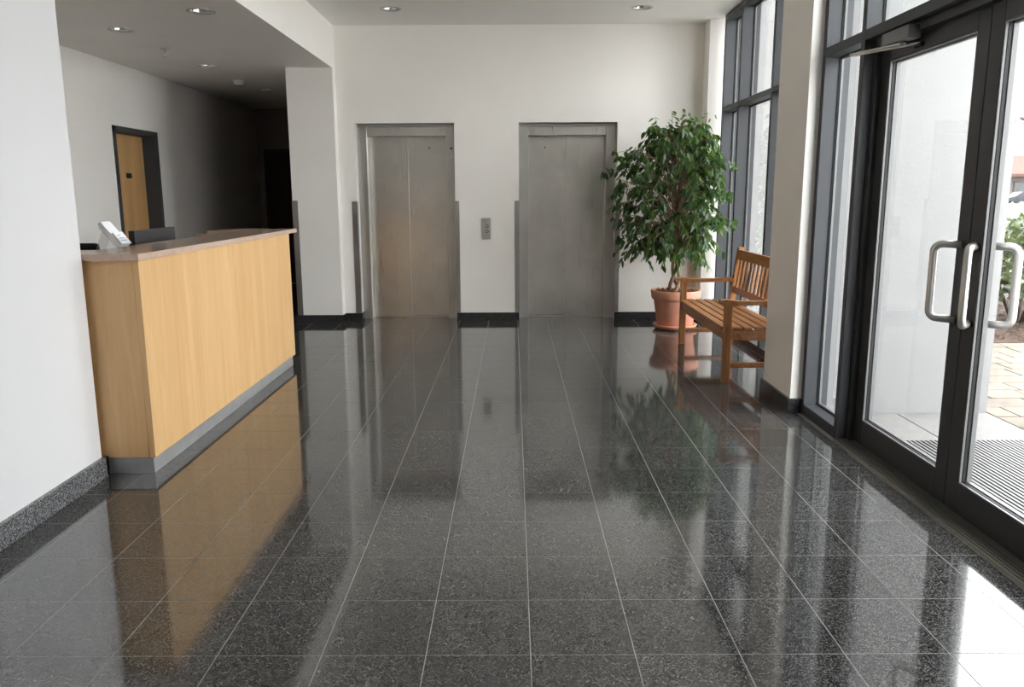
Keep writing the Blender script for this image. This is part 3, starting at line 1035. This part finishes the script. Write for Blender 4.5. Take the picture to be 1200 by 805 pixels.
def bx_at(z):
    return bxb + 0.012 + 0.065 * (z - 0.42) / 0.495


def rail_back(name, z0, z1):
    bm = bmesh.new()
    skewbox(bm, bx_at(z0), bx_at(z0) + 0.026, BY0 + LW, BY1 - LW, z0, z1, bx_at(z1) - bx_at(z0))
    obj(name, bm, 'teak', t)


rail_back('top_rail', 0.805, 0.892)
rail_back('lower_back_rail', 0.495, 0.555)
ns = 14
span = (BY1 - BY0 - 2 * LW)
for k in range(ns):
    yc = BY0 + LW + span * (k + 0.5) / ns
    bm = bmesh.new()
    skewbox(bm, bx_at(0.555) + 0.006, bx_at(0.555) + 0.020, yc - 0.024, yc + 0.024, 0.555, 0.805, bx_at(0.805) - bx_at(0.555))
    obj('back_slat', bm, 'teak_v', t)

# ------------------------------------------------------------------ potted ficus
PX, PY = 1.715, 8.43
t = thing('potted_ficus', (PX, PY, 0), 'tall weeping fig with braided trunk in terracotta pot by corner window', 'plant')
bm = bmesh.new()
lathe(bm, [(0.0, 0.001), (0.19, 0.001), (0.215, 0.018), (0.232, 0.045), (0.226, 0.052), (0.21, 0.042), (0.19, 0.022), (0.0, 0.02)], PX, PY, 48)
obj('saucer', bm, 'terracotta', t)
bm = bmesh.new()
lathe(bm, [(0.0, 0.022), (0.180, 0.022), (0.186, 0.03), (0.226, 0.30), (0.228, 0.312), (0.246, 0.318), (0.252, 0.335), (0.262, 0.40), (0.258, 0.412), (0.244, 0.412), (0.236, 0.395), (0.228, 0.34), (0.0, 0.34)], PX, PY, 56)
obj('pot', bm, 'terracotta', t)
bm = bmesh.new()
lathe(bm, [(0.0, 0.385), (0.15, 0.38), (0.234, 0.37)], PX, PY, 32)
for k in range(260):
    a, r = random.random() * 6.283, 0.215 * math.sqrt(random.random())
    x, y, z = PX + r * math.cos(a), PY + r * math.sin(a), 0.386 + random.random() * 0.012
    u = Vector((random.gauss(0, 1), random.gauss(0, 1), random.gauss(0, 0.4))).normalized() * random.uniform(0.012, 0.026)
    v = u.orthogonal().normalized() * random.uniform(0.006, 0.012)
    nn = u.cross(v).normalized() * 0.004
    c = Vector((x, y, z))
    p = [bm.verts.new(c + s1 * u + s2 * v) for s1, s2 in ((-1, -1), (1, -1), (1, 1), (-1, 1))]
    q = [bm.verts.new(c + s1 * u + s2 * v + nn) for s1, s2 in ((-1, -1), (1, -1), (1, 1), (-1, 1))]
    bm.faces.new(q)
    for k2 in range(4):
        bm.faces.new((p[k2], p[(k2 + 1) % 4], q[(k2 + 1) % 4], q[k2]))
obj('bark_mulch', bm, 'bark_chip', t, kind='stuff')
# braided trunk
TXo, TYo = PX - 0.015, PY - 0.03
for s in range(3):
    bm = bmesh.new()
    pts, rr = [], []
    for k in range(30):
        u = k / 29
        z = 0.37 + u * 0.95
        a = s * 2.094 + u * 9.5
        r = 0.034 * (1 - 0.35 * u) + (0.03 * max(0, 0.25 - u) * 4)
        pts.append((TXo + r * math.cos(a), TYo + r * math.sin(a), z))
        rr.append(0.021 - 0.009 * u)
    tube(bm, pts, rr, 8)
    obj('trunk_stem', bm, 'trunk', t)


def leaf_geo(bm, base, direction, side, L, W, droop):
    d = direction.normalized()
    sd = (side - d * side.dot(d)).normalized()
    nn = sd.cross(d).normalized()
    prof = [(0.0, 0.0), (0.22, 0.36), (0.48, 0.5), (0.75, 0.33), (1.0, 0.0)]
    mids, ls, rs = [], [], []
    for (u, wd) in prof:
        c = base + d * (L * u) - Vector((0, 0, 1)) * (droop * L * u * u)
        mids.append(bm.verts.new(c - nn * 0.06 * W * (1 if 0 < u < 1 else 0)))
        if 0 < u < 1:
            ls.append(bm.verts.new(c + sd * (W * wd) + nn * 0.10 * W))
            rs.append(bm.verts.new(c - sd * (W * wd) + nn * 0.10 * W))
    fs = [(mids[0], ls[0], mids[1]), (mids[0], mids[1], rs[0])]
    for k in range(2):
        fs.append((mids[k + 1], ls[k], ls[k + 1], mids[k + 2]))
        fs.append((mids[k + 1], mids[k + 2], rs[k + 1], rs[k]))
    fs.append((mids[3], ls[2], mids[4]))
    fs.append((mids[3], mids[4], rs[2]))
    for f in fs:
        bm.faces.new(f).smooth = True


rng = random.Random(21)
# canopy outline: half-width left / right / front / back of the trunk by height
prof_z = [0.72, 0.85, 1.0, 1.2, 1.45, 1.65, 1.85, 2.0, 2.12, 2.24]
prof_l = [0.20, 0.56, 0.68, 0.74, 0.76, 0.80, 0.72, 0.50, 0.36, 0.20]
prof_r = [0.20, 0.34, 0.42, 0.47, 0.48, 0.48, 0.45, 0.38, 0.30, 0.20]
prof_f = [0.15, 0.40, 0.56, 0.68, 0.74, 0.72, 0.62, 0.46, 0.30, 0.15]
prof_b = [0.10, 0.24, 0.34, 0.40, 0.42, 0.42, 0.38, 0.30, 0.22, 0.10]


def interp(z, tab):
    if z <= prof_z[0]:
        return tab[0]
    for a, b_, p, q in zip(prof_z, prof_z[1:], tab, tab[1:]):
        if z <= b_:
            return p + (q - p) * (z - a) / (b_ - a)
    return tab[-1]


bmB = bmesh.new()
leafs = []
ntw = 150
for k in range(ntw):
    zt = 0.80 + 1.38 * ((k + 0.5) / ntw) ** 0.9
    a = k * 2.39996 + rng.uniform(-0.3, 0.3)
    ca, sa = math.cos(a), math.sin(a)
    rx = interp(zt, prof_r if ca > 0 else prof_l)
    ry = interp(zt, prof_b if sa > 0 else prof_f)
    frac = rng.uniform(0.72, 1.0) if rng.random() < 0.78 else rng.uniform(0.35, 0.65)
    tip = Vector((TXo + rx * ca * frac, TYo + ry * sa * frac, zt - 0.08))
    tip.x = min(tip.x, XF - 0.06)
    z0 = max(0.85, min(1.85, zt - 0.25 - 0.35 * rng.random()))
    start = Vector((TXo + 0.03 * ca, TYo + 0.03 * sa, z0))
    mid = (start + tip) / 2 + Vector((0, 0, 0.16 + 0.14 * rng.random()))
    pts = []
    for i in range(9):
        u = i / 8
        pts.append(start * (1 - u) ** 2 + mid * 2 * u * (1 - u) + tip * u * u)
    rads = [0.0060 * (1 - 0.8 * i / 8) + 0.0012 for i in range(9)]
    tube(bmB, pts, rads, 5)
    # side twigs that droop, each carrying a row of hanging leaves
    for q in range(4):
        u = 0.42 + 0.58 * (q + rng.random()) / 4
        j = min(7, int(u * 8))
        p = pts[j].lerp(pts[j + 1], u * 8 - j)
        tdir = (pts[j + 1] - pts[j]).normalized()
        sdir = Vector((rng.gauss(0, 1), rng.gauss(0, 1), rng.gauss(0.1, 0.4))).normalized()
        d0 = (tdir * 0.6 + sdir * 0.8).normalized()
        Lt = rng.uniform(0.10, 0.20)
        tw = [p + d0 * (Lt * w) + Vector((0, 0, -0.55 * Lt * w * w)) for w in (0, 0.33, 0.66, 1.0)]
        if max(v.x for v in tw) > XF - 0.05:
            for v in tw:
                v.x = min(v.x, XF - 0.05)
        tube(bmB, tw, [0.0026, 0.002, 0.0016, 0.001], 4)
        nl = 6
        for i in range(nl):
            w = 0.15 + 0.85 * (i + 0.5 * rng.random()) / nl
            jj = min(2, int(w * 3))
            base = tw[jj].lerp(tw[jj + 1], w * 3 - jj)
            td = (tw[jj + 1] - tw[jj]).normalized()
            sgn = 1 if i % 2 else -1
            lat = td.cross(Vector((0, 0, 1)))
            if lat.length < 0.1:
                lat = Vector((1, 0, 0))
            lat.normalize()
            ld = td * 0.6 + lat * (0.55 * sgn) + Vector((rng.gauss(0, 0.2), rng.gauss(0, 0.2), -0.40 - 0.45 * rng.random()))
            side = lat * 0.4 + Vector((rng.gauss(0, 0.8), rng.gauss(0, 0.8), rng.gauss(0, 0.4)))
            L = rng.uniform(0.060, 0.090)
            if base.x + 0.055 > XF or base.y > 8.93 or (base.x > 1.97 and base.y > 8.68) or base.z < 0.66:
                continue
            leafs.append((base, ld, side, L, L * rng.uniform(0.44, 0.54), rng.uniform(0.05, 0.3)))
# leader shoots at the top
for (dx, dy, zt) in ((-0.12, -0.05, 2.22), (0.06, -0.08, 2.20), (0.14, 0.02, 2.16), (-0.02, -0.1, 2.24), (-0.30, -0.12, 2.16), (0.22, -0.14, 2.20), (-0.2, -0.2, 2.08)):
    st = Vector((TXo + dx * 0.3, TYo + dy * 0.3, 1.32))
    tp = Vector((TXo + dx, TYo + dy, zt))
    pts = [st.lerp(tp, i / 8) + Vector((0.02 * math.sin(i), 0.02 * math.cos(i * 1.3), 0)) for i in range(9)]
    tube(bmB, pts, [0.010 - 0.001 * i for i in range(9)], 6)
    for i in range(26):
        u = 0.45 + 0.55 * i / 25
        j = min(7, int(u * 8))
        p = pts[j].lerp(pts[j + 1], u * 8 - j) + Vector((rng.gauss(0, 0.03), rng.gauss(0, 0.03), 0))
        L = rng.uniform(0.055, 0.08)
        leafs.append((p, Vector((rng.gauss(0, 1), rng.gauss(0, 1), -0.4)), Vector((rng.gauss(0, 1), rng.gauss(0, 1), 0.3)), L, L * 0.45, 0.15))
for (ex, ey, ez) in ((0.90, 8.25, 1.62), (1.00, 8.15, 1.80), (2.10, 7.72, 1.42), (2.11, 7.80, 1.70), (2.09, 7.75, 1.15), (1.05, 8.2, 0.98)):
    st, tp = Vector((TXo, TYo, ez - 0.25)), Vector((ex, ey, ez))
    md = (st + tp) / 2 + Vector((0, 0, 0.25))
    pts = [st * (1 - i / 8) ** 2 + md * 2 * (i / 8) * (1 - i / 8) + tp * (i / 8) ** 2 for i in range(9)]
    tube(bmB, pts, [0.006 - 0.0006 * i for i in range(9)], 5)
    for i in range(34):
        u = 0.45 + 0.55 * i / 33
        j = min(7, int(u * 8))
        p = pts[j].lerp(pts[j + 1], u * 8 - j) + Vector((rng.gauss(0, 0.025), rng.gauss(0, 0.04), rng.gauss(-0.02, 0.035)))
        L = rng.uniform(0.060, 0.088)
        if p.x + 0.05 > XF:
            continue
        leafs.append((p, Vector((rng.gauss(0, 0.7), rng.gauss(0, 0.7), -0.7)), Vector((rng.gauss(0, 1), rng.gauss(0, 1), 0.3)), L, L * 0.48, 0.15))
obj('branches', bmB, 'trunk', t)
leafs.sort(key=lambda l: l[0].y)
front_leaves, other = leafs[:280], leafs[280:]
bm = bmesh.new()
for l in other:
    leaf_geo(bm, *l)
obj('foliage', bm, 'leaf', t, recalc=False, kind='stuff')
for l in front_leaves:
    bm = bmesh.new()
    leaf_geo(bm, *l)
    obj('leaf', bm, 'leaf', t, recalc=False)

# ------------------------------------------------------------------ outside
g = bxo('floor_outside', 2.06, 9.5, -40.0, 9.4, -0.30, -0.035, 'joint_sand')
tag(g, 'pale paved forecourt outside the glass entrance', 'pavement', kind='structure')


def paver(name, x0, x1, y0, y1, mat, z=-0.012):
    return bxo(name, x0, x1, y0, y1, -0.06, z, mat, g)


JX = [2.062, 2.512, 3.11]
for k in range(-6, 11):
    y0 = 5.1 + (k - 1) * 0.593
    y1 = y0 + 0.593
    if y1 < 4.4:
        continue
    for xa, xb in zip(JX, JX[1:]):
        if y0 < 4.51 and y1 > 1.4 and y1 < 4.6:
            continue
        paver('concrete_paver', xa + 0.004, xb - 0.004, y0 + 0.004, min(y1, 9.3) - 0.004, 'concrete' if y0 < 5.2 else 'bounce_slab')  # rows beyond the wing wall made pale to bounce daylight indoors
for k in range(3):
    paver('courtyard_bounce_slab', 3.115 + 0.33 * k, 3.44 + 0.33 * k, 7.57, 9.29, 'bounce_slab', 0.0)  # added pale slabs, throw daylight in through the corner window
rngp = random.Random(4)
y = 1.0
row = 0
y = 4.305
while y < 7.55:
    hgt = 0.235
    x = 3.115 - 0.2 * (row % 2)
    while x < 6.6:
        wd = rngp.choice((0.30, 0.36, 0.45))
        xa, xb = max(x, 3.115), min(x + wd, 6.6)
        if xb - xa > 0.06 and xb > 0.42 * y:
            paver('stone_paver', xa + 0.006, xb - 0.006, y + 0.006, y + hgt - 0.006, 'stone', -0.012 - 0.003 * rngp.random())
        x += wd
    y += hgt
    row += 1
# entrance mat
mt = thing('entrance_mat', (2.7, 2.95, -0.03), 'ribbed metal entrance mat outside the glass doors', 'mat')
bxo('mat_tray', 2.066, 3.9, 1.4, 4.51, -0.034, -0.02, 'mat_base', mt)
bm = bmesh.new()
box(bm, -0.007, 0.007, 1.41, 4.505, -0.02, -0.009)
bar = obj('mat_bar', bm, 'mat_bar', mt)
base_loc = bar.location.copy()
bar.location.x = 2.075 + base_loc.x
n = 0
x = 2.075 + 0.0275
bar.location = (0, 0, 0)
me = bar.data
for v in me.vertices:
    v.co.x += 2.7            # undo parent shift: local x measured from the mat origin
bar.location.x = 2.085 - 2.7
while x < 3.89:
    c = bar.copy()
    COL.objects.link(c)
    c.parent = mt
    c.location.x = x + 0.01 - 2.7
    x += 0.0275

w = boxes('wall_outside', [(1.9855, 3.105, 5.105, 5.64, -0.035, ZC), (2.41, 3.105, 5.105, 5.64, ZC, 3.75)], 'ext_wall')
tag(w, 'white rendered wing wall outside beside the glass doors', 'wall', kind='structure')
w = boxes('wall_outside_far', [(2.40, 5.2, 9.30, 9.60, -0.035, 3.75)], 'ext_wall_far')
tag(w, 'white rendered wall seen through the corner window', 'wall', kind='structure')
w = boxes('ceiling_canopy', [(2.41, 2.75, 5.4, 9.6, 3.52, 3.75)], 'canopy')
tag(w, 'pale canopy slab above the outside of the entrance', 'canopy', kind='structure')
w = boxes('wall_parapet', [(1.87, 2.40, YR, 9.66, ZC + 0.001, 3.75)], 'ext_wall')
tag(w, 'white facade band above the glazing', 'wall', kind='structure')

bed = bxo('floor_mulch', 4.12, 16.0, 7.56, 12.6, -0.30, -0.005, 'mulch')
bm = bmesh.new()
for k in range(1800):
    x, y = 4.2 + rngp.random() * 5.0, 7.6 + rngp.random() * 3.2
    u = Vector((rngp.gauss(0, 1), rngp.gauss(0, 1), rngp.gauss(0, 0.3))).normalized() * rngp.uniform(0.02, 0.05)
    v = u.orthogonal().normalized() * rngp.uniform(0.006, 0.014)
    c = Vector((x, y, 0.004 + rngp.random() * 0.012))
    p = [bm.verts.new(c + s1 * u + s2 * v) for s1, s2 in ((-1, -1), (1, -1), (1, 1), (-1, 1))]
    bm.faces.new(p)
obj('mulch_chips', bm, 'mulch', bed, recalc=False, kind='stuff')
tag(bed, 'brown mulch planting bed beyond the paving', 'planting bed', kind='structure')
lw = bxo('floor_lawn', -60, 160, 12.6, 88, -0.4, -0.02, 'lawn')
tag(lw, 'sunlit lawn between planting bed and street', 'lawn', kind='structure')
rd = bxo('floor_street', -60, 160, 88, 104, -0.4, -0.03, 'asphalt')
tag(rd, 'grey street in front of the far house', 'street', kind='structure')
gr = bxo('floor_ground', -80, 200, 104, 260, -0.4, -0.02, 'lawn')
tag(gr, 'ground around the far house', 'ground', kind='structure')
gr = bxo('floor_front', -40, 2.05, -40, YR - 0.16, -0.4, -0.03, 'concrete')
tag(gr, 'pale forecourt behind the viewpoint', 'pavement', kind='structure')
gr = boxes('floor_bounce_paving', [(9.5, 60, -40, 12.6, -0.4, -0.012), (3.95, 9.5, -40, 4.3, -0.034, -0.012), (2.062, 3.95, -40, 1.38, -0.034, -0.012)], 'bounce_slab')  # unseen paving added as a reflector to brighten the lobby ceiling
tag(gr, 'wide unseen pale paving added right of the entrance to bounce daylight in', 'pavement', kind='structure')


def shrub(cx, cy, r, h, n, label, seed):
    rr = random.Random(seed)
    t = thing('shrub', (cx, cy, 0), label, 'shrub', 'shrubs in the planting bed')
    bm = bmesh.new()
    for k in range(7):
        a = rr.random() * 6.28
        tube(bm, [(cx + 0.05 * math.cos(a), cy + 0.05 * math.sin(a), -0.01), (cx + r * 0.5 * math.cos(a), cy + r * 0.5 * math.sin(a), h * 0.6)], [0.014, 0.006], 5)
    obj('stems', bm, 'twig', t)
    bm = bmesh.new()
    for k in range(n):
        u = rr.random()
        a = rr.random() * 6.283
        el = math.asin(rr.uniform(-0.55, 1))
        rad = 0.6 + 0.4 * math.sqrt(rr.random())
        p = Vector((cx + r * rad * math.cos(el) * math.cos(a), cy + r * rad * math.cos(el) * math.sin(a), h * 0.52 + h * 0.48 * rad * math.sin(el)))
        d = Vector((rr.gauss(0, 1), rr.gauss(0, 1), rr.gauss(0.2, 0.7)))
        sd = Vector((rr.gauss(0, 1), rr.gauss(0, 1), rr.gauss(0, 1)))
        L = rr.uniform(0.07, 0.14)
        leaf_geo(bm, p, d, sd, L, L * 0.5, 0.1)
    obj('foliage', bm, 'shrub', t, recalc=False, kind='stuff')


shrub(5.55, 8.75, 0.62, 1.05, 1100, 'leafy green shrub just behind the outer door handle', 1)
shrub(6.75, 10.35, 0.6, 1.15, 900, 'pale green shrub at the right edge behind the mulch', 2)
shrub(7.0, 8.85, 0.6, 0.95, 700, 'low shrub farther right in the planting bed', 3)
shrub(5.3, 10.6, 0.6, 1.1, 700, 'shrub half hidden by the white wing wall', 4)
shrub(8.4, 10.4, 0.7, 1.1, 600, 'rear shrub of the planting bed beyond the picture edge', 5)

# far house
HY = 112.0
t = thing('house', (72, HY, 0), 'far low house with salmon roof and white walls across the street', 'house')
bxo('wall', 60, 92, HY, HY + 9, -0.02, 3.4, 'house_wall', t)
bm = bmesh.new()
prism(bm, [(HY - 1.2, 3.3), (HY + 10.2, 3.3), (HY + 10.2, 3.6), (HY + 4.5, 6.4), (HY - 1.2, 3.7)], 'x', 58.5, 93.5)
obj('roof', bm, 'house_roof', t)
for x in (63, 68.5, 74, 79.5, 85):
    wn = bxo('window', x, x + 2.4, HY - 0.08, HY + 0.05, 0.9, 2.7, 'house_brick', t)
    bxo('pane', x + 0.15, x + 2.25, HY - 0.12, HY - 0.07, 1.05, 2.55, 'car_glass', wn)
for x in (61.5, 67, 72.4, 78, 83.5):
    bxo('porch_post', x, x + 0.5, HY - 1.0, HY - 0.5, -0.02, 3.3, 'house_wall', t)

# parked car on the street
cx, cy = 60.2, 96.0
t = thing('car', (cx, cy, -0.03), 'dark blue grey car parked on the street in the distance', 'car')
bm = bmesh.new()
prism(bm, [(cx - 2.2, 0.25), (cx - 2.25, 0.65), (cx - 1.5, 0.82), (cx - 0.8, 1.30), (cx + 0.9, 1.33), (cx + 1.6, 0.88), (cx + 2.2, 0.78), (cx + 2.2, 0.25)], 'y', cy - 0.85, cy + 0.85)
obj('body', bm, 'car_paint', t)
bm = bmesh.new()
prism(bm, [(cx - 1.2, 0.86), (cx - 0.72, 1.22), (cx + 0.82, 1.25), (cx + 1.3, 0.88)], 'y', cy - 0.87, cy + 0.87)
obj('side_window', bm, 'car_glass', t)
for dx in (-1.35, 1.35):
    for s in (-1, 1):
        bm = bmesh.new()
        tube(bm, [(cx + dx, cy + s * 0.66, 0.29), (cx + dx, cy + s * 0.88, 0.29)], 0.32, 18)
        obj('wheel', bm, 'black_plastic', t)

# bare tree
tx, ty = 25.3, 38.0
t = thing('bare_tree', (tx, ty, -0.02), 'leafless tree with fine branches against the white sky', 'tree')
rt = random.Random(11)
bmt = bmesh.new()
tube(bmt, [(tx, ty, -0.02), (tx + 0.1, ty, 2.0), (tx, ty, 4.5)], [0.22, 0.17, 0.12], 8)
obj('trunk', bmt, 'twig', t)
bmt = bmesh.new()


def grow(p, d, L, r, lev):
    q = p + d * L
    m = (p + q) / 2 + Vector((rt.gauss(0, 0.05), rt.gauss(0, 0.05), rt.gauss(0, 0.05))) * L
    tube(bmt, [p, m, q], [r, r * 0.8, r * 0.6], 4, False)
    if lev == 0:
        return
    for k in range(3 if lev > 1 else 4):
        nd = (d + Vector((rt.gauss(0, 0.55), rt.gauss(0, 0.55), rt.gauss(0.05, 0.45)))).normalized()
        f = rt.uniform(0.45, 1.0)
        grow(p.lerp(q, f), nd, L * rt.uniform(0.6, 0.8), r * 0.55, lev - 1)


for k in range(7):
    a = k * 0.9
    grow(Vector((tx, ty, 2.6 + 0.28 * k)), Vector((math.cos(a), math.sin(a), 0.75)).normalized(), 2.3, 0.06, 3)
obj('branches', bmt, 'twig', t, kind='stuff')
